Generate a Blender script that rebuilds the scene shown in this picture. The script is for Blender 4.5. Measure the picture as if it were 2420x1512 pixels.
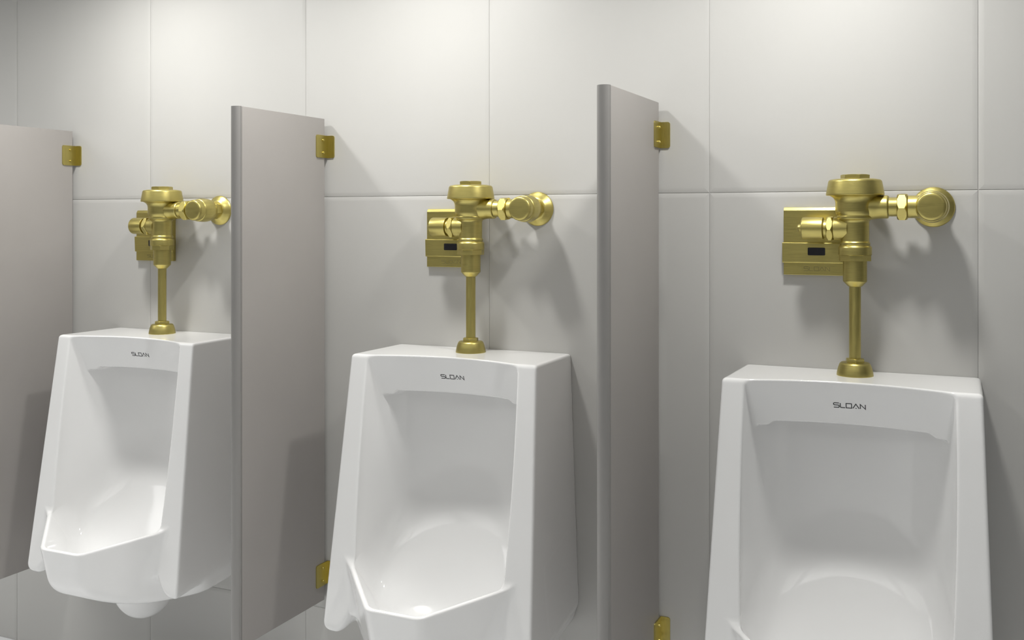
import bpy, bmesh, math, random
import numpy as np
from mathutils import Vector, Matrix
PI = math.pi
random.seed(4)
for o in list(bpy.data.objects):
    bpy.data.objects.remove(o)
scene = bpy.context.scene
COL = scene.collection

# ------------------------------------------------------------------ camera
EYE = 1.467                       # eye height above the floor
DIST = 2.5179                     # camera distance from the tiled wall
cam = bpy.data.cameras.new('camera')
cam.sensor_width = 36.0
cam.lens = 36.0 * 2412.52 / 2420.0
cam.shift_y = (518.416 - 756.0) / 2420.0
cam_o = bpy.data.objects.new('camera', cam)
cam_o.location = (0, -DIST, EYE)
cam_o.rotation_euler = (PI / 2, 0, math.radians(24.564))
COL.objects.link(cam_o)
scene.camera = cam_o
# ------------------------------------------------------------------ world, exposure, lamps
world = bpy.data.worlds.new('world')
scene.world = world
world.use_nodes = True
world.node_tree.nodes['Background'].inputs[0].default_value = (0.5, 0.52, 0.55, 1)
world.node_tree.nodes['Background'].inputs[1].default_value = 0.0
vs = scene.view_settings
vs.view_transform = 'Standard'
vs.look = 'None'
vs.gamma = 1.0
vs.use_curve_mapping = False
vs.exposure = 0.38
CEIL = 2.40
# x, y (room side is -y), power of each ceiling downlight
WALL_LAMPS = [(-2.32, -0.50, 7.4), (-1.37, -0.50, 7.2), (-0.315, -0.50, 7.4)]
LAMP_SPREAD = 160
# large flat fill panels, added out of view over the open floor: x centre, y centre, size x, size y, power
FILL_PANELS = [(-3.3, -2.7, 1.2, 0.9, 5.0), (-1.9, -2.7, 1.2, 0.9, 5.0), (-0.5, -2.7, 1.2, 0.9, 5.0), (0.9, -2.7, 1.2, 0.9, 5.0)]
SIDE_FILL = (-4.25, -1.25, 1.6, 1.5, 15.0)      # added unseen fill for the floor and wall beyond the left stall
LAMP_COL = (0.992, 0.982, 0.952)
FILL_COL = (1.0, 0.995, 0.985)

# ------------------------------------------------------------------ helpers
def P(X, Y, Z):                   # X along wall, Y out of the wall, Z relative to the eye
    return Vector((X, -Y, Z + EYE))

def new_mat(name):
    m = bpy.data.materials.new(name)
    m.use_nodes = True
    nt = m.node_tree
    return m, nt, nt.nodes['Principled BSDF']

def setp(b, **kw):
    for k, v in kw.items():
        b.inputs[k.replace('_', ' ')].default_value = v

def noise_to(nt, scale, detail=3.0, vec_scale=(1, 1, 1), rough=0.5):
    tc = nt.nodes.new('ShaderNodeTexCoord')
    mp = nt.nodes.new('ShaderNodeMapping')
    mp.inputs['Scale'].default_value = vec_scale
    nz = nt.nodes.new('ShaderNodeTexNoise')
    nz.inputs['Scale'].default_value = scale
    nz.inputs['Detail'].default_value = detail
    nz.inputs['Roughness'].default_value = rough
    nt.links.new(tc.outputs['Object'], mp.inputs['Vector'])
    nt.links.new(mp.outputs['Vector'], nz.inputs['Vector'])
    return nz

def ramp(nt, src, c0, c1, p0=0.3, p1=0.7):
    r = nt.nodes.new('ShaderNodeValToRGB')
    r.color_ramp.elements[0].position = p0
    r.color_ramp.elements[1].position = p1
    r.color_ramp.elements[0].color = c0
    r.color_ramp.elements[1].color = c1
    nt.links.new(src, r.inputs['Fac'])
    return r

def bump(nt, b, src, strength, dist):
    bp = nt.nodes.new('ShaderNodeBump')
    bp.inputs['Strength'].default_value = strength
    bp.inputs['Distance'].default_value = dist
    nt.links.new(src, bp.inputs['Height'])
    nt.links.new(bp.outputs['Normal'], b.inputs['Normal'])

def simple(name, col, rough, var=0.03, scale=6.0, metallic=0.0, **kw):
    m, nt, b = new_mat(name)
    nz = noise_to(nt, scale)
    a = tuple(c * (1 - var) for c in col) + (1,)
    c = tuple(min(1, c * (1 + var)) for c in col) + (1,)
    r = ramp(nt, nz.outputs['Fac'], a, c)
    nt.links.new(r.outputs['Color'], b.inputs['Base Color'])
    setp(b, Roughness=rough, Metallic=metallic, **kw)
    return m

M = {}
M['tile'] = simple('glazed_tile', (0.525, 0.519, 0.500), 0.42, 0.015, 3.0)
M['grout'] = simple('grout', (0.44, 0.435, 0.42), 0.85, 0.05, 40.0)
M['plaster'] = simple('plaster', (0.33, 0.328, 0.32), 0.8, 0.02, 5.0)
M['ceiling'] = simple('ceiling_paint', (0.78, 0.78, 0.77), 0.9, 0.015, 5.0)
M['floor'] = simple('floor_tile', (0.86, 0.87, 0.88), 0.35, 0.04, 4.0)
M['panel'] = simple('panel_laminate', (0.365, 0.345, 0.33), 0.42, 0.02, 5.0)
M['trim'] = simple('panel_edge_trim', (0.27, 0.262, 0.253), 0.35, 0.02, 5.0)
M['ceramic'] = simple('vitreous_china', (0.87, 0.869, 0.865), 0.07, 0.008, 4.0)
M['ink'] = simple('logo_ink', (0.03, 0.03, 0.032), 0.4, 0.05, 40.0)
M['glass'] = simple('sensor_glass', (0.018, 0.018, 0.022), 0.12, 0.05, 10.0)
M['lamp_ring'] = simple('lamp_ring', (0.8, 0.8, 0.8), 0.5, 0.02, 10.0)

def brass(name, vec, col, rough=0.355, bs=0.015):
    m, nt, b = new_mat(name)
    nz = noise_to(nt, 60.0, 4.0, vec, 0.6)
    a = tuple(c * 0.90 for c in col) + (1,)
    c = tuple(c * 1.08 for c in col) + (1,)
    r = ramp(nt, nz.outputs['Fac'], a, c, 0.35, 0.65)
    nt.links.new(r.outputs['Color'], b.inputs['Base Color'])
    mr = nt.nodes.new('ShaderNodeMapRange')
    mr.inputs['From Min'].default_value = 0.3
    mr.inputs['From Max'].default_value = 0.7
    mr.inputs['To Min'].default_value = rough - 0.04
    mr.inputs['To Max'].default_value = rough + 0.06
    nt.links.new(nz.outputs['Fac'], mr.inputs['Value'])
    nt.links.new(mr.outputs['Result'], b.inputs['Roughness'])
    setp(b, Metallic=1.0)
    bump(nt, b, nz.outputs['Fac'], bs, 0.002)
    return m
BR = (0.55, 0.472, 0.162)
M['brass'] = brass('brushed_brass', (0.5, 0.5, 22.0), BR)          # grain runs round the parts
M['brass_v'] = brass('brushed_brass_vertical', (22.0, 22.0, 0.5), BR)
M['brass_etch'] = simple('etched_brass', (0.30, 0.265, 0.12), 0.6, 0.03, 60.0, 1.0)

def mesh_obj(name, me, mat, parent=None, smooth_angle=None, loc=None):
    if mat is not None and not me.materials:
        me.materials.append(mat)
    if smooth_angle is not None:
        for p in me.polygons:
            p.use_smooth = True
        if smooth_angle < 179:
            me.set_sharp_from_angle(angle=math.radians(smooth_angle))
    o = bpy.data.objects.new(name, me)
    COL.objects.link(o)
    if parent is not None:
        o.parent = parent
    if loc is not None:
        o.location = loc
    return o

def from_bm(name, bm, mat, parent=None, smooth_angle=None, loc=None, recalc=True):
    if recalc:
        bmesh.ops.recalc_face_normals(bm, faces=bm.faces[:])
    me = bpy.data.meshes.new(name)
    bm.to_mesh(me)
    bm.free()
    return mesh_obj(name, me, mat, parent, smooth_angle, loc)

def struct(o):
    o['kind'] = 'structure'
    return o

def tag(o, label, cat, group=None):
    o['label'] = label
    o['category'] = cat
    if group:
        o['group'] = group
    return o

def empty(name, loc):
    o = bpy.data.objects.new(name, None)
    o.empty_display_size = 0.1
    o.location = loc
    COL.objects.link(o)
    return o

def bm_box(bm, x0, x1, y0, y1, z0, z1):
    vs_ = [bm.verts.new((x, y, z)) for x in (x0, x1) for y in (y0, y1) for z in (z0, z1)]
    for f in ((0, 1, 3, 2), (4, 6, 7, 5), (0, 4, 5, 1), (2, 3, 7, 6), (0, 2, 6, 4), (1, 5, 7, 3)):
        bm.faces.new([vs_[i] for i in f])
    return bm

def copy_tree(o, parent=None):
    c = o.copy()
    COL.objects.link(c)
    c.parent = parent
    for ch in list(o.children):
        copy_tree(ch, c)
    return c

def ring_mesh(bm, rows, axis, org, seg=48, close_start=True, close_end=True, a0=0.0):
    """rows: (t, r) or (t, func(theta)->r); swept round an axis ('x','y','z') through org."""
    loops = []
    for t, r in rows:
        loop = []
        for i in range(seg):
            a = a0 + 2 * PI * i / seg
            rr = r(a) if callable(r) else r
            c, s = rr * math.cos(a), rr * math.sin(a)
            if axis == 'z':
                v = (c, s, t)
            elif axis == 'x':
                v = (t, c, s)
            else:
                v = (s, t, c)
            loop.append(bm.verts.new((org[0] + v[0], org[1] + v[1], org[2] + v[2])))
        loops.append(loop)
    for a, b in zip(loops, loops[1:]):
        for i in range(seg):
            j = (i + 1) % seg
            bm.faces.new((a[i], a[j], b[j], b[i]))
    if close_start:
        bm.faces.new(loops[0])
    if close_end:
        bm.faces.new(loops[-1])

def rounded(rows, r=0.0015, n=3):
    """put a small round on every inner corner of an (t, r) profile"""
    out = [rows[0]]
    for k in range(1, len(rows) - 1):
        p0, p1, p2 = (np.array(rows[k + d], float) for d in (-1, 0, 1))
        a, b = p0 - p1, p2 - p1
        la, lb = np.linalg.norm(a), np.linalg.norm(b)
        if la < 1e-7 or lb < 1e-7:
            out.append(rows[k]); continue
        e = min(r, la * 0.45, lb * 0.45)
        q0, q2 = p1 + a / la * e, p1 + b / lb * e
        for i in range(n + 1):
            t = i / n
            q = (1 - t) ** 2 * q0 + 2 * t * (1 - t) * p1 + t * t * q2
            out.append((float(q[0]), float(q[1])))
    out.append(rows[-1])
    return out

def poly_r(ap, sides, lim, phase=0.0):
    step = 2 * PI / sides
    def f(a):
        d = ((a - phase + step / 2) % step) - step / 2
        return min(ap / math.cos(d), lim)
    return f

def nut_rows(t0, t1, ap, sides=6, ch=0.003, phase=0.0):
    rmax = ap / math.cos(PI / sides)
    rows = []
    lo = ap * 0.985
    for k in range(5):
        f = k / 4
        rows.append((t0 + ch * f, poly_r(ap, sides, lo + (rmax - lo) * f, phase)))
    for k in range(5):
        f = 1 - k / 4
        rows.append((t1 - ch * f, poly_r(ap, sides, lo + (rmax - lo) * f, phase)))
    return rows

# ------------------------------------------------------------------ room shell
RX0, RX1, RY1 = -5.2, 2.6, -4.4
TW, TH = 0.6096, 1.2171
JX0 = -3.0487                      # a vertical joint
JZ = EYE + 0.0663                  # the horizontal joint above the valves
bm = bmesh.new(); bm_box(bm, RX0, RX1, 0.0023, 0.14, -0.02, CEIL)
wall = struct(from_bm('wall_back', bm, M['grout']))
bm = bmesh.new(); bm_box(bm, RX0 - 0.14, RX1 + 0.14, RY1 - 0.14, 0.14, -0.16, 0.0)
struct(from_bm('floor', bm, M['floor']))
bm = bmesh.new(); bm_box(bm, RX0 - 0.14, RX1 + 0.14, RY1 - 0.14, 0.14, CEIL, CEIL + 0.12)
struct(from_bm('ceiling', bm, M['ceiling']))
bm = bmesh.new(); bm_box(bm, RX0 - 0.14, RX0, RY1, 0.14, 0.0, CEIL)
struct(from_bm('wall_left', bm, M['plaster']))
bm = bmesh.new(); bm_box(bm, RX1, RX1 + 0.14, RY1, 0.14, 0.0, CEIL)
struct(from_bm('wall_right', bm, M['plaster']))
bm = bmesh.new(); bm_box(bm, RX0 - 0.14, RX1 + 0.14, RY1 - 0.14, RY1, 0.0, CEIL)
struct(from_bm('wall_front', bm, M['plaster']))

tile_cache = {}
def tile_mesh(w, h, ends):
    """a pillow-edged tile, face at y=0, w x h; ends: cushion on (left, right, bottom, top)"""
    key = (round(w, 4), round(h, 4), ends)
    if key in tile_cache:
        return tile_cache[key]
    g = 0.0007                     # half of the joint
    prof = [(0.0, 0.0030), (0.0, 0.0017), (0.0008, 0.0013), (0.0050, 0.0006), (0.0085, 0.0002), (0.0115, 0.0)]
    bm = bmesh.new()
    loops = []
    for ins, dep in prof:
        ix0 = ins if ends[0] else 0; ix1 = ins if ends[1] else 0
        iz0 = ins if ends[2] else 0; iz1 = ins if ends[3] else 0
        x0, x1 = -w / 2 + g + ix0, w / 2 - g - ix1
        z0, z1 = g + iz0, h - g - iz1
        loops.append([bm.verts.new(v) for v in ((x0, dep, z0), (x1, dep, z0), (x1, dep, z1), (x0, dep, z1))])
    for a, b in zip(loops, loops[1:]):
        for i in range(4):
            j = (i + 1) % 4
            bm.faces.new((a[i], a[j], b[j], b[i]))
    bm.faces.new(loops[-1])
    bmesh.ops.remove_doubles(bm, verts=bm.verts[:], dist=1e-6)
    bmesh.ops.recalc_face_normals(bm, faces=bm.faces[:])
    me = bpy.data.meshes.new('wall_tile')
    bm.to_mesh(me); bm.free()
    me.materials.append(M['tile'])
    for p in me.polygons:
        p.use_smooth = False
    tile_cache[key] = me
    return me
rows = [(0.0, JZ - TH), (JZ - TH, JZ), (JZ, CEIL)]
k0 = math.floor((RX0 - JX0) / TW); k1 = math.ceil((RX1 - JX0) / TW)
for z0, z1 in rows:
    for k in range(k0, k1):
        x0 = max(RX0, JX0 + k * TW); x1 = min(RX1, JX0 + (k + 1) * TW)
        if x1 - x0 < 0.02:
            continue
        me = tile_mesh(x1 - x0, z1 - z0, (True, True, True, True))
        o = mesh_obj('wall_tile', me, None, wall)
        o.location = ((x0 + x1) / 2, 0.0, z0)

# ------------------------------------------------------------------ ceiling downlights, added fill panels
def lamp_mat(name, s):
    m, nt, b = new_mat(name)
    setp(b, Roughness=0.6)
    b.inputs['Base Color'].default_value = (0.9, 0.9, 0.88, 1)
    b.inputs['Emission Color'].default_value = LAMP_COL + (1,)
    b.inputs['Emission Strength'].default_value = s
    return m
M['lens'] = lamp_mat('lamp_lens', 8.0)
def downlight(x, y, power, rad, label, group):
    root = tag(empty('ceiling_downlight', (x, y, CEIL)), label, 'downlight', group)
    bm = bmesh.new()
    ring_mesh(bm, [(0.0, rad + 0.022), (-0.004, rad + 0.021), (-0.007, rad + 0.004), (-0.002, rad), (0.0, rad)], 'z', (0, 0, 0), 40, False, False)
    from_bm('trim_ring', bm, M['lamp_ring'], root, 40)
    bm = bmesh.new()
    ring_mesh(bm, [(0.0, rad - 0.0005), (-0.002, rad - 0.001)], 'z', (0, 0, 0), 40)
    from_bm('lens', bm, M['lens'], root)
    l = bpy.data.lights.new('downlight_bulb', 'AREA')
    l.shape = 'DISK'; l.size = rad * 1.9
    l.energy = power; l.color = LAMP_COL
    l.spread = math.radians(LAMP_SPREAD)
    lo = bpy.data.objects.new('bulb', l)
    COL.objects.link(lo); lo.parent = root; lo.location = (0, 0, -0.0085)
    return root
where = ['above the far left urinal', 'above the middle urinal', 'above the near right urinal']
for (x, y, p), w in zip(WALL_LAMPS, where):
    downlight(x, y, p, 0.070, 'round recessed ceiling downlight ' + w, 'ceiling downlights along the tiled wall')
def fill_panel(x, y, lx, ly, power, label, spread=116):  # panel fixture added outside the view for soft fill light
    root = tag(empty('added_fill_panel', (x, y, CEIL)), label, 'ceiling light', 'added flat fill panels under the ceiling')
    f = 0.02
    bm = bmesh.new()
    bm_box(bm, -lx / 2 - f, lx / 2 + f, -ly / 2 - f, -ly / 2, -0.014, 0); bm_box(bm, -lx / 2 - f, lx / 2 + f, ly / 2, ly / 2 + f, -0.014, 0)
    bm_box(bm, -lx / 2 - f, -lx / 2, -ly / 2, ly / 2, -0.014, 0); bm_box(bm, lx / 2, lx / 2 + f, -ly / 2, ly / 2, -0.014, 0)
    from_bm('frame', bm, M['lamp_ring'], root)
    bm = bmesh.new(); bm_box(bm, -lx / 2, lx / 2, -ly / 2, ly / 2, -0.006, 0)
    from_bm('diffuser', bm, M['fill_lens'], root)
    l = bpy.data.lights.new('fill_source', 'AREA')
    l.shape = 'RECTANGLE'; l.size = lx - 0.01; l.size_y = ly - 0.01
    l.energy = power; l.color = FILL_COL
    l.spread = math.radians(spread)
    lo = bpy.data.objects.new('source', l)
    COL.objects.link(lo); lo.parent = root; lo.location = (0, 0, -0.010)
M['fill_lens'] = lamp_mat('fill_diffuser', 0.6)  # faint glow on the face of the added fill panels
for (x, y, lx, ly, p), w in zip(FILL_PANELS, ('leftmost of the four', 'second of the four from the left', 'third of the four from the left', 'rightmost of the four')):
    fill_panel(x, y, lx, ly, p, 'added unseen flat white fill panel over the open floor, ' + w)
fill_panel(*SIDE_FILL, 'added unseen square white fill panel near the tiled wall, beyond the left stall', 150)

# ------------------------------------------------------------------ logo strokes
GLYPHS = [
    (1.12, [[(1.10, 1), (0.14, 1), (0.0, 0.88), (0.0, 0.64), (0.14, 0.52), (0.98, 0.52), (1.12, 0.40), (1.12, 0.12), (0.98, 0.0), (0.0, 0.0)]]),
    (0.95, [[(0, 1), (0, 0.14), (0.12, 0), (0.95, 0)]]),
    (1.10, [[(0.55, 0), (1.10, 0), (1.10, 1), (0, 1), (0, 0), (0.55, 0)]]),
    (1.30, [[(0, 0), (0.65, 1), (1.30, 0)], [(0.48, 0.03), (0.82, 0.03)]]),
    (1.02, [[(0, 0), (0, 1), (1.02, 0), (1.02, 1)]]),
]
def logo_bm(width, stroke, mapper, height=0.0004):
    """the five-letter mark as raised ribbons; mapper(u, v, lift) -> 3-D"""
    gap = 0.24
    tot = sum(g[0] for g in GLYPHS) + gap * (len(GLYPHS) - 1)
    s = width / tot
    bm = bmesh.new()
    u0 = -tot / 2
    for w, strokes in GLYPHS:
        for st in strokes:
            pts = [np.array((u0 + a, b - 0.5)) * s for a, b in st]
            hw = stroke / 2 if len(st) > 2 else stroke / 3
            closed = np.allclose(pts[0], pts[-1]) and len(pts) > 3
            L, R = [], []
            n = len(pts)
            for i in range(n):
                if closed and i in (0, n - 1):
                    d0, d1 = pts[-1] - pts[-2], pts[1] - pts[0]
                else:
                    d0 = pts[i] - pts[i - 1] if i > 0 else pts[1] - pts[0]
                    d1 = pts[i + 1] - pts[i] if i < n - 1 else pts[-1] - pts[-2]
                d0 = d0 / np.linalg.norm(d0); d1 = d1 / np.linalg.norm(d1)
                n0 = np.array((-d0[1], d0[0])); n1 = np.array((-d1[1], d1[0]))
                m = n0 + n1; m = m / np.linalg.norm(m)
                c = max(0.45, float(m @ n0))
                L.append(pts[i] + m * hw / c); R.append(pts[i] - m * hw / c)
            vt = [[bm.verts.new(mapper(q[0], q[1], h)) for q in side] for side in (L, R) for h in (height, -0.0004)]
            lt, lb, rt, rb = vt
            for i in range(n - 1):
                bm.faces.new((lt[i], rt[i], rt[i + 1], lt[i + 1]))
                bm.faces.new((lb[i], lt[i], lt[i + 1], lb[i + 1]))
                bm.faces.new((rt[i], rb[i], rb[i + 1], rt[i + 1]))
            for i in (0, n - 1):
                bm.faces.new((lt[i], lb[i], rb[i], rt[i]))
        u0 += w + gap
    return bm

# ------------------------------------------------------------------ urinal: one smooth china body from an implicit surface
def smax(a, b, k):
    h = np.maximum(k - np.abs(a - b), 0) / k
    return np.maximum(a, b) + h * h * (k * 0.25)
def smin(a, b, k):
    h = np.maximum(k - np.abs(a - b), 0) / k
    return np.minimum(a, b) - h * h * (k * 0.25)
def apron_y(ax, z):
    return 0.193 + 1.05 * ax * ax + 0.42 * np.minimum(z, 0.0)
def urinal_field(x, y, z):
    ax = np.abs(x)
    d_side = ax - (0.263 + 0.016 * y - 0.034 * z)
    d_front = (y - (0.2385 - 0.137 * z)) * 0.99
    zb1 = -0.676 - 0.10 * y + 0.02 * np.clip((0.262 - ax) / 0.03, 0, 1.5) ** 2
    s1 = smax(smax(d_side, d_front, 0.007), z, 0.010)
    s1 = smax(s1, zb1 - z, 0.036)
    zr = -0.523 - 0.2515 * (y - 0.308)
    drop = np.maximum(zr - z, 0)
    ins = 0.22 * drop
    d_fr = y - 0.474 + ins
    d_dg = 0.7229 * (ax - 0.0735) + 0.6909 * (y - 0.474) + 0.8 * ins
    o8 = smax(smax(d_fr, d_dg, 0.014), smax(ax - 0.236 - 0.06 * np.clip((0.28 - y) / 0.08, 0, 1) + 0.2 * ins, d_side + 0.013, 0.01), 0.02)
    zb2 = -0.742 + 2.0 * np.maximum(y - 0.28, 0) ** 2 + 0.25 * np.maximum(0.28 - y, 0) ** 2 + 0.007 * (ax / 0.24) ** 4
    s2 = smax(smax(o8, (z - zr) * 0.97, 0.006), zb2 - z, 0.032)
    tr = (np.sqrt((x / 0.088) ** 2 + ((y - 0.152) / 0.10) ** 2 + ((z + 0.745) / 0.11) ** 2) - 1) * 0.10
    outer = smin(smin(s1, s2, 0.018), tr, 0.035)
    outer = np.maximum(outer, 0.0005 - y)
    wi = 0.2165 - 0.0195 * z
    yf = 0.2385 - 0.137 * z
    u = ax / wi
    yb = 0.06 + 0.10 * u ** 2.2 + (yf - 0.16) * u ** 9
    q = (yb - y) / np.sqrt(1 + ((0.22 * u ** 1.2 + 9 * (yf - 0.16) * u ** 8) / wi) ** 2)
    t = np.clip((ax - 0.159) / 0.020, 0, 1)
    za = -0.100 - 0.010 * t * t * (3 - 2 * t)
    ins2 = 0.0115 + 0.55 * drop
    o8i = smax(y - 0.474 + ins2, 0.7229 * (ax - 0.0735) + 0.6909 * (y - 0.474) + ins2, 0.014)
    c2 = smax(q, (-0.655 - 0.65 * (y - 0.30) + 1.6 * (y - 0.30) ** 2 - z) * 0.8, 0.085)
    c2 = smax(c2, o8i, 0.045)
    cav = smax(c2, smin(z - za, (apron_y(ax, z) - y) * 0.92, 0.006), 0.007)
    return smax(outer, -cav, 0.0045)

def surface_nets(fn, lo, hi, h):
    ax = [np.arange(lo[i], hi[i] + h, h, dtype=np.float32) for i in range(3)]
    n = [len(a) for a in ax]
    F = np.empty(n, np.float32)
    for i in range(n[0]):          # slab by slab keeps the memory low
        F[i] = fn(ax[0][i], ax[1][:, None], ax[2][None, :])
    neg = F < 0
    cnt = np.zeros([m - 1 for m in n], np.uint8)
    for dx in (0, 1):
        for dy in (0, 1):
            for dz in (0, 1):
                cnt += neg[dx:n[0] - 1 + dx, dy:n[1] - 1 + dy, dz:n[2] - 1 + dz]
    ci, cj, ck = np.nonzero((cnt > 0) & (cnt < 8))
    idx = -np.ones(cnt.shape, np.int32)
    idx[ci, cj, ck] = np.arange(len(ci))
    acc = np.zeros((len(ci), 3)); num = np.zeros(len(ci))
    corners = [(a, b, c) for a in (0, 1) for b in (0, 1) for c in (0, 1)]
    for a in corners:
        for d in range(3):
            if a[d]:
                continue
            b = list(a); b[d] = 1
            fa = F[ci + a[0], cj + a[1], ck + a[2]]; fb = F[ci + b[0], cj + b[1], ck + b[2]]
            m = (fa < 0) != (fb < 0)
            t = np.where(m, fa / np.where(m, fa - fb, 1), 0)
            p = np.array(a, float)[None, :].repeat(len(ci), 0)
            p[:, d] += t
            acc += p * m[:, None]; num += m
    v = acc / num[:, None] + np.stack([ci, cj, ck], 1)
    v = v * h + np.array([lo])
    faces = []
    for d in range(3):
        e, f = [(1, 2), (2, 0), (0, 1)][d]
        sa = [slice(None)] * 3; sb = [slice(None)] * 3
        sa[d] = slice(0, n[d] - 1); sb[d] = slice(1, n[d])
        ch = neg[tuple(sa)] != neg[tuple(sb)]
        I = np.stack(np.nonzero(ch), 1)
        I = I[(I[:, e] > 0) & (I[:, f] > 0) & (I[:, e] < n[e] - 1) & (I[:, f] < n[f] - 1)]
        inside = neg[tuple(I.T)]
        def at(de, df):
            J = I.copy(); J[:, e] -= de; J[:, f] -= df
            return idx[tuple(J.T)]
        qd = np.stack([at(0, 0), at(1, 0), at(1, 1), at(0, 1)], 1)
        qd[~inside] = qd[~inside][:, ::-1]
        faces.append(qd)
    q = np.concatenate(faces)
    for it in range(4):            # pull every vertex exactly onto the surface
        e = 2e-4
        f0 = fn(v[:, 0], v[:, 1], v[:, 2])
        g = np.stack([fn(v[:, 0] + e, v[:, 1], v[:, 2]) - fn(v[:, 0] - e, v[:, 1], v[:, 2]),
                      fn(v[:, 0], v[:, 1] + e, v[:, 2]) - fn(v[:, 0], v[:, 1] - e, v[:, 2]),
                      fn(v[:, 0], v[:, 1], v[:, 2] + e) - fn(v[:, 0], v[:, 1], v[:, 2] - e)], 1) / (2 * e)
        g2 = np.maximum((g * g).sum(1), 0.05)
        st = (f0 / g2)[:, None] * g
        ln = np.linalg.norm(st, axis=1, keepdims=True)
        v = v - st * np.minimum(1, 0.5 * h / np.maximum(ln, 1e-9))
    return v, q

UTOP = -0.355                      # top of the urinals, relative to the eye
verts, quads = surface_nets(urinal_field, (-0.306, -0.004, -0.87), (0.306, 0.490, 0.008), 0.0025)
verts = verts * np.array([[1, -1, 1]])
quads = quads[:, ::-1]
me = bpy.data.meshes.new('bowl')
me.vertices.add(len(verts)); me.vertices.foreach_set('co', verts.astype(np.float32).ravel())
me.loops.add(quads.size); me.loops.foreach_set('vertex_index', quads.astype(np.int32).ravel())
me.polygons.add(len(quads))
me.polygons.foreach_set('loop_start', np.arange(0, quads.size, 4, dtype=np.int32))
me.update(calc_edges=True); me.validate()
bm = bmesh.new(); bm.from_mesh(me)
if bm.calc_volume(signed=True) < 0:
    bmesh.ops.reverse_faces(bm, faces=bm.faces[:])
bm.to_mesh(me); bm.free()
me.polygons.foreach_set('use_smooth', [True] * len(me.polygons))

def make_urinal():
    root = empty('urinal', (0, 0, 0))
    mesh_obj('bowl', me, M['ceramic'], root)
    def mp(u, v, lift):
        z = -0.0545 + v
        return (u, -(float(apron_y(abs(u), z)) + lift), z)
    lg = from_bm('logo', logo_bm(0.0665, 0.0020, mp, 0.0003), M['ink'], root)
    lg['label'] = 'dark grey printed letters'
    return root
U_X = (-2.3122, -1.2428, -0.2580)
U_LAB = ['glossy white wall-hung urinal in the far left stall', 'glossy white wall-hung urinal in the middle, between two grey screens',
         'glossy white wall-hung urinal at the right, nearest and cut off below']
proto = make_urinal()
for i, x in enumerate(U_X):
    r = proto if i == 0 else copy_tree(proto)
    r.location = P(x, 0, UTOP)
    tag(r, U_LAB[i], 'urinal', 'white urinals along the tiled wall')

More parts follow.
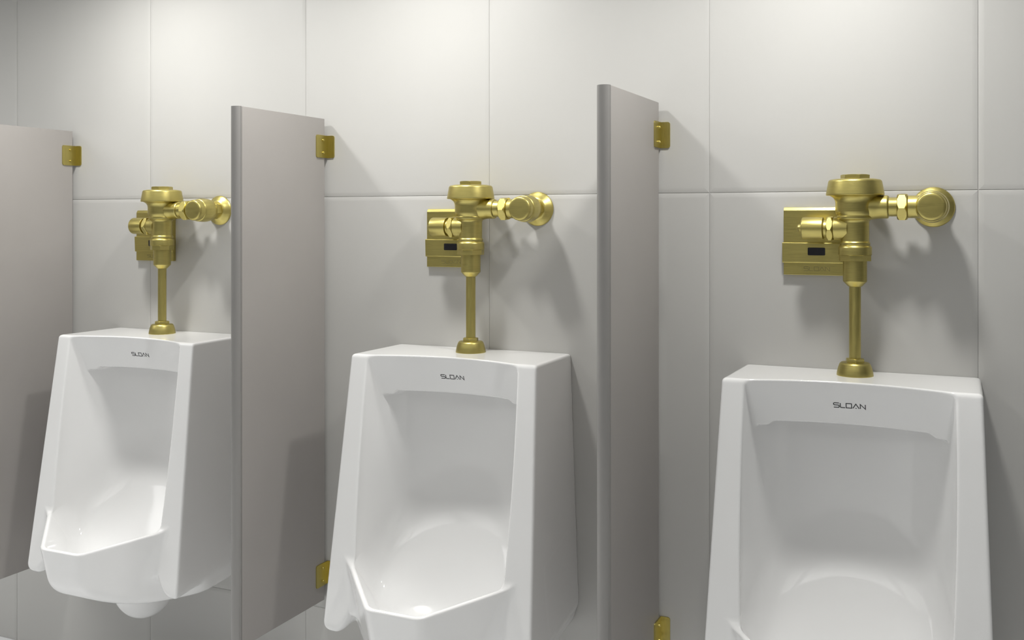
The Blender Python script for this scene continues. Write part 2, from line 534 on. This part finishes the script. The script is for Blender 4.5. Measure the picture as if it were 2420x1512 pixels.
# ------------------------------------------------------------------ flush valve, origin on the wall below the vertical tube
TY = 0.077                         # tube axis distance from the wall
def make_valve():
    root = empty('flush_valve', (0, 0, 0))
    def lathe(name, rows, axis, org, mat='brass', seg=56, rr=0.0014, parent=root, ang=35):
        bm = bmesh.new()
        ring_mesh(bm, rounded(rows, rr) if rr else rows, axis, org, seg)
        return from_bm(name, bm, M[mat], parent, ang)
    def nut(name, t0, t1, ap, axis, org, sides=6, ch=0.003, phase=0.0, parent=root, mat='brass'):
        bm = bmesh.new()
        ring_mesh(bm, nut_rows(t0, t1, ap, sides, ch, phase), axis, org, sides * 12, a0=phase)
        return from_bm(name, bm, M[mat], parent, 22)
    c = (0, -TY, 0)
    # spud cover on the china, hex nut, tube
    lathe('spud_flange', [(-0.3565, 0.0400), (-0.354, 0.0402), (-0.348, 0.0395), (-0.338, 0.0372), (-0.329, 0.0340), (-0.3255, 0.031), (-0.3245, 0.018)], 'z', c, rr=0.003)
    nut('spud_nut', -0.3255, -0.3165, 0.0185, 'z', c, 6, 0.0012, 0.25)
    lathe('tube', [(-0.33, 0.0128), (-0.150, 0.0128)], 'z', c, 'brass_v', 40, 0)
    # vacuum breaker and its collar
    lathe('vacuum_breaker', [(-0.1530, 0.0125), (-0.1525, 0.0150), (-0.1413, 0.0258), (-0.1395, 0.0262), (-0.080, 0.0262)], 'z', c)
    bm = bmesh.new()
    rows = [(-0.0943, poly_r(0.0335, 8, 0.0362, 0.2)), (-0.0815, poly_r(0.0335, 8, 0.0362, 0.2)), (-0.0805, 0.0366), (-0.0650, 0.0366), (-0.0625, 0.0360), (-0.0600, 0.0340), (-0.0590, 0.0325), (-0.0590, 0.02)]
    ring_mesh(bm, [(-0.0943, 0.02)] + rows, 'z', c, 96, a0=0.2)
    from_bm('collar_nut', bm, M['brass'], root, 28)
    # main body
    lathe('valve_body', [(-0.0600, 0.0318), (-0.0560, 0.0330), (-0.0525, 0.0330), (-0.0500, 0.0308), (-0.0060, 0.0308), (-0.0015, 0.0330), (0.0005, 0.0395),
                         (0.0072, 0.0400), (0.0082, 0.0385), (0.0120, 0.0412), (0.0180, 0.0428), (0.0380, 0.0430), (0.0440, 0.0442), (0.0490, 0.0472), (0.0525, 0.0520), (0.0560, 0.0590)], 'z', c, rr=0.002)
    cap = lathe('cap', [(0.0548, 0.045), (0.0548, 0.0630), (0.0570, 0.0638), (0.0870, 0.0583), (0.0900, 0.0560), (0.0925, 0.0430), (0.0935, 0.020)], 'z', c, rr=0.0025)
    nut('cap_nut', 0.0925, 0.1022, 0.0280, 'z', c, 6, 0.0012, 0.42, cap)
    # outlet to the right and control stop on the wall
    zc = 0.0281
    ox = (0, -TY, zc)
    lathe('outlet_boss', [(0.015, 0.0300), (0.036, 0.0290), (0.050, 0.0262), (0.0700, 0.0262), (0.0725, 0.0245), (0.0725, 0.0200)], 'x', ox, rr=0.006)
    lathe('tailpiece', [(0.0700, 0.0238), (0.0725, 0.0238), (0.0725, 0.0215), (0.1500, 0.0215)], 'x', ox, seg=48)
    nut('tailpiece_nut', 0.0905, 0.1120, 0.0282, 'x', ox, 6, 0.0045, PI / 6 + 0.10)
    lathe('stop_inlet', [(0.1120, 0.0240), (0.1135, 0.0252), (0.1500, 0.0252)], 'x', ox, seg=48)
    so = (0.1627, 0, zc)
    st = lathe('stop_valve', [(-0.0400, 0.0230), (-0.0430, 0.0270), (-0.0520, 0.0325), (-0.0640, 0.0353), (-0.0800, 0.0358), (-0.0960, 0.0345), (-0.1010, 0.0335), (-0.1020, 0.0318), (-0.1045, 0.0318), (-0.1180, 0.0316), (-0.1235, 0.0295), (-0.1250, 0.0255), (-0.1256, 0.01)], 'y', so, rr=0.003)
    nut('stop_nut', -0.0430, -0.0170, 0.0235, 'y', so, 6, 0.002, 0.3, st)
    lathe('wall_flange', [(-0.0003, 0.0440), (-0.0015, 0.0458), (-0.0030, 0.0458), (-0.0055, 0.0440), (-0.0120, 0.0360), (-0.0200, 0.0280), (-0.0205, 0.02)], 'y', so, rr=0.004)
    # solenoid to the left with its hex nut, collar and button
    zs = -0.0205
    sx = (0, -TY, zs)
    lathe('solenoid_boss', [(-0.0470, 0.0200), (-0.0470, 0.0250), (-0.0450, 0.0262), (-0.0300, 0.0270), (-0.0150, 0.0290)], 'x', sx, rr=0.003)
    sol = lathe('solenoid', [(-0.1180, 0.015), (-0.1180, 0.0225), (-0.1160, 0.0255), (-0.0700, 0.0255), (-0.0695, 0.0235), (-0.0690, 0.0190), (-0.0450, 0.0190)], 'x', sx, rr=0.0018)
    nut('solenoid_nut', -0.0615, -0.0470, 0.0262, 'x', sx, 6, 0.0040, PI / 6 + 0.10)
    lathe('solenoid_button', [(-0.1290, 0.003), (-0.1285, 0.0065), (-0.1260, 0.0090), (-0.1215, 0.0108), (-0.1175, 0.0110)], 'x', sx, seg=24, parent=sol)
    lathe('solenoid_pipe', [(-0.0090, 0.0262), (-0.0150, 0.0262), (-0.0200, 0.0225), (-0.0230, 0.0190), (-0.0680, 0.0190)], 'y', (-0.0934, 0, zs), rr=0.002)
    # square sensor plate on the wall behind
    x0, x1 = -0.1720, -0.0146
    def prof(nm, pts, xa, xb, mat, parent, bev=0.0008):
        bm = bmesh.new()
        A = [bm.verts.new((xa, -y, z)) for y, z in pts]; B = [bm.verts.new((xb, -y, z)) for y, z in pts]
        bm.faces.new(A); bm.faces.new(B)
        for i in range(len(pts)):
            j = (i + 1) % len(pts)
            bm.faces.new((A[i], A[j], B[j], B[i]))
        bmesh.ops.recalc_face_normals(bm, faces=bm.faces[:])
        if bev:
            bmesh.ops.bevel(bm, geom=bm.edges[:], offset=bev, segments=2, profile=0.5, affect='EDGES', clamp_overlap=True)
        return from_bm(nm, bm, M[mat], parent)
    pl = prof('sensor_plate', [(0.0004, 0.0290), (0.0075, 0.0290), (0.0125, 0.0215), (0.0125, -0.0560), (0.0125, -0.1324), (0.0004, -0.1324)], x0 + 0.0015, x1 - 0.0015, 'brass', root)
    cv = prof('sensor_cover', [(0.0100, -0.0550), (0.0172, -0.0555), (0.0178, -0.0570), (0.0162, -0.1020), (0.0150, -0.1038), (0.0100, -0.1038)], x0 - 0.0012, x1 + 0.0012, 'brass', pl, 0.0006)
    # opening of the eye: dark glass set in a slim frame
    bm = bmesh.new(); bm_box(bm, -0.1134, -0.0734, -0.0181, -0.0150, -0.0852, -0.0668)
    bmesh.ops.bevel(bm, geom=[e for e in bm.edges if abs(e.verts[0].co.y - e.verts[1].co.y) > 0.002], offset=0.0012, segments=3, affect='EDGES')
    w = from_bm('sensor_window', bm, M['glass'], pl)
    w['label'] = 'dark glass sensor window'
    def mp(u, v, lift):
        return (-0.0934 + u, -(0.0125 + lift), -0.1175 + v)
    from_bm('logo', logo_bm(0.0590, 0.0011, mp, 0.00015), M['brass_etch'], pl)['label'] = 'etched letters'
    return root
V_X = (-2.3147, -1.2372, -0.2562)
V_LAB = ['brushed brass sensor flush valve above the far left urinal', 'brushed brass sensor flush valve above the middle urinal',
         'brushed brass sensor flush valve above the nearest urinal at the right']
proto = make_valve()
for i, x in enumerate(V_X):
    r = proto if i == 0 else copy_tree(proto)
    r.location = P(x, 0, 0)
    tag(r, V_LAB[i], 'flush valve', 'brass flush valves above the urinals')

# ------------------------------------------------------------------ screens between the stalls
def make_screen():
    root = empty('urinal_screen', (0, 0, 0))
    th = 0.0300
    z0, z1 = -1.1185, 0.2957
    bm = bmesh.new(); bm_box(bm, -th, 0, -0.3850, -0.0145, z0, z1)
    bmesh.ops.bevel(bm, geom=bm.edges[:], offset=0.0008, segments=2, affect='EDGES')
    from_bm('panel', bm, M['panel'], root, 40)
    # rounded metal edge strip on the front, with a narrow shadow gap to the panel
    bm = bmesh.new()
    hw = th / 2 + 0.0006
    pts = [(-hw, -0.3874), (hw, -0.3874), (hw, -0.3895), (hw - 0.0012, -0.3900)]
    for k in range(1, 12):
        a = PI * k / 12
        pts.append(((hw - 0.0014) * math.cos(a), -0.3900 - 0.0105 * math.sin(a)))
    pts += [(-hw + 0.0012, -0.3900), (-hw, -0.3895)]
    A = [bm.verts.new((x - th / 2, y, z0)) for x, y in pts]; B = [bm.verts.new((x - th / 2, y, z1 + 0.0004)) for x, y in pts]
    bm.faces.new(A); bm.faces.new(B)
    for i in range(len(pts)):
        j = (i + 1) % len(pts)
        bm.faces.new((A[i], A[j], B[j], B[i]))
    from_bm('edge_strip', bm, M['trim'], root, 25)
    # core of the strip that sits in the panel edge
    bm = bmesh.new(); bm_box(bm, -th + 0.006, -0.006, -0.3880, -0.3845, z0 + 0.001, z1 - 0.001)
    from_bm('strip_core', bm, M['trim'], root)
    # angle brackets with two bolts each
    def bracket(zc):
        h = 0.0330; t = 0.0032; rc = 0.006
        def rr(u0, u1, z0, z1, r0, r1):      # outline in (u, z), rounded at the u1 end
            out = [(u0, z0)]
            for k in range(5):
                a = -PI / 2 + PI / 2 * k / 4
                out.append((u1 - r1 + r1 * math.cos(a), z0 + r1 + r1 * math.sin(a)))
            for k in range(5):
                a = PI / 2 * k / 4
                out.append((u1 - r1 + r1 * math.cos(a), z1 - r1 + r1 * math.sin(a)))
            out.append((u0, z1))
            return out
        bm = bmesh.new()
        o = rr(0.0006, 0.0580, zc - h, zc + h, 0, rc)
        for y0_ in (0,):
            A = [bm.verts.new((0.0001, -u, z)) for u, z in o]; B = [bm.verts.new((t, -u, z)) for u, z in o]
            bm.faces.new(A); bm.faces.new(B)
            for i in range(len(o)):
                j = (i + 1) % len(o); bm.faces.new((A[i], A[j], B[j], B[i]))
        o = rr(0.0016, 0.0258, zc - h, zc + h, 0, rc)
        A = [bm.verts.new((u, -0.0004, z)) for u, z in o]; B = [bm.verts.new((u, -0.0004 - t, z)) for u, z in o]
        bm.faces.new(A); bm.faces.new(B)
        for i in range(len(o)):
            j = (i + 1) % len(o); bm.faces.new((A[i], A[j], B[j], B[i]))
        br = from_bm('bracket', bm, M['brass_v'], root, 30)
        for dz in (-0.0185, 0.0185):
            bm = bmesh.new()
            ring_mesh(bm, [(t - 0.001, 0.0036), (t + 0.0030, 0.0036), (t + 0.0045, 0.0030), (t + 0.0048, 0.0020), (t + 0.0036, 0.0017), (t + 0.0036, 0.0005)], 'x', (0, -0.0270, zc + dz), 20)
            from_bm('bolt', bm, M['brass'], br, 35)
    bracket(0.2137)
    bracket(-1.0405)
    return root
S_LAB = ['grey urinal screen panel at the far left edge of the photo', 'grey urinal screen panel between the left and the middle urinal',
         'grey urinal screen panel between the middle and the nearest urinal']
proto = make_screen()
for i, x in enumerate((-2.7660, -1.7510, -0.7360)):
    r = proto if i == 0 else copy_tree(proto)
    r.location = P(x, 0, 0)
    tag(r, S_LAB[i], 'partition', 'grey urinal screens with brass brackets')
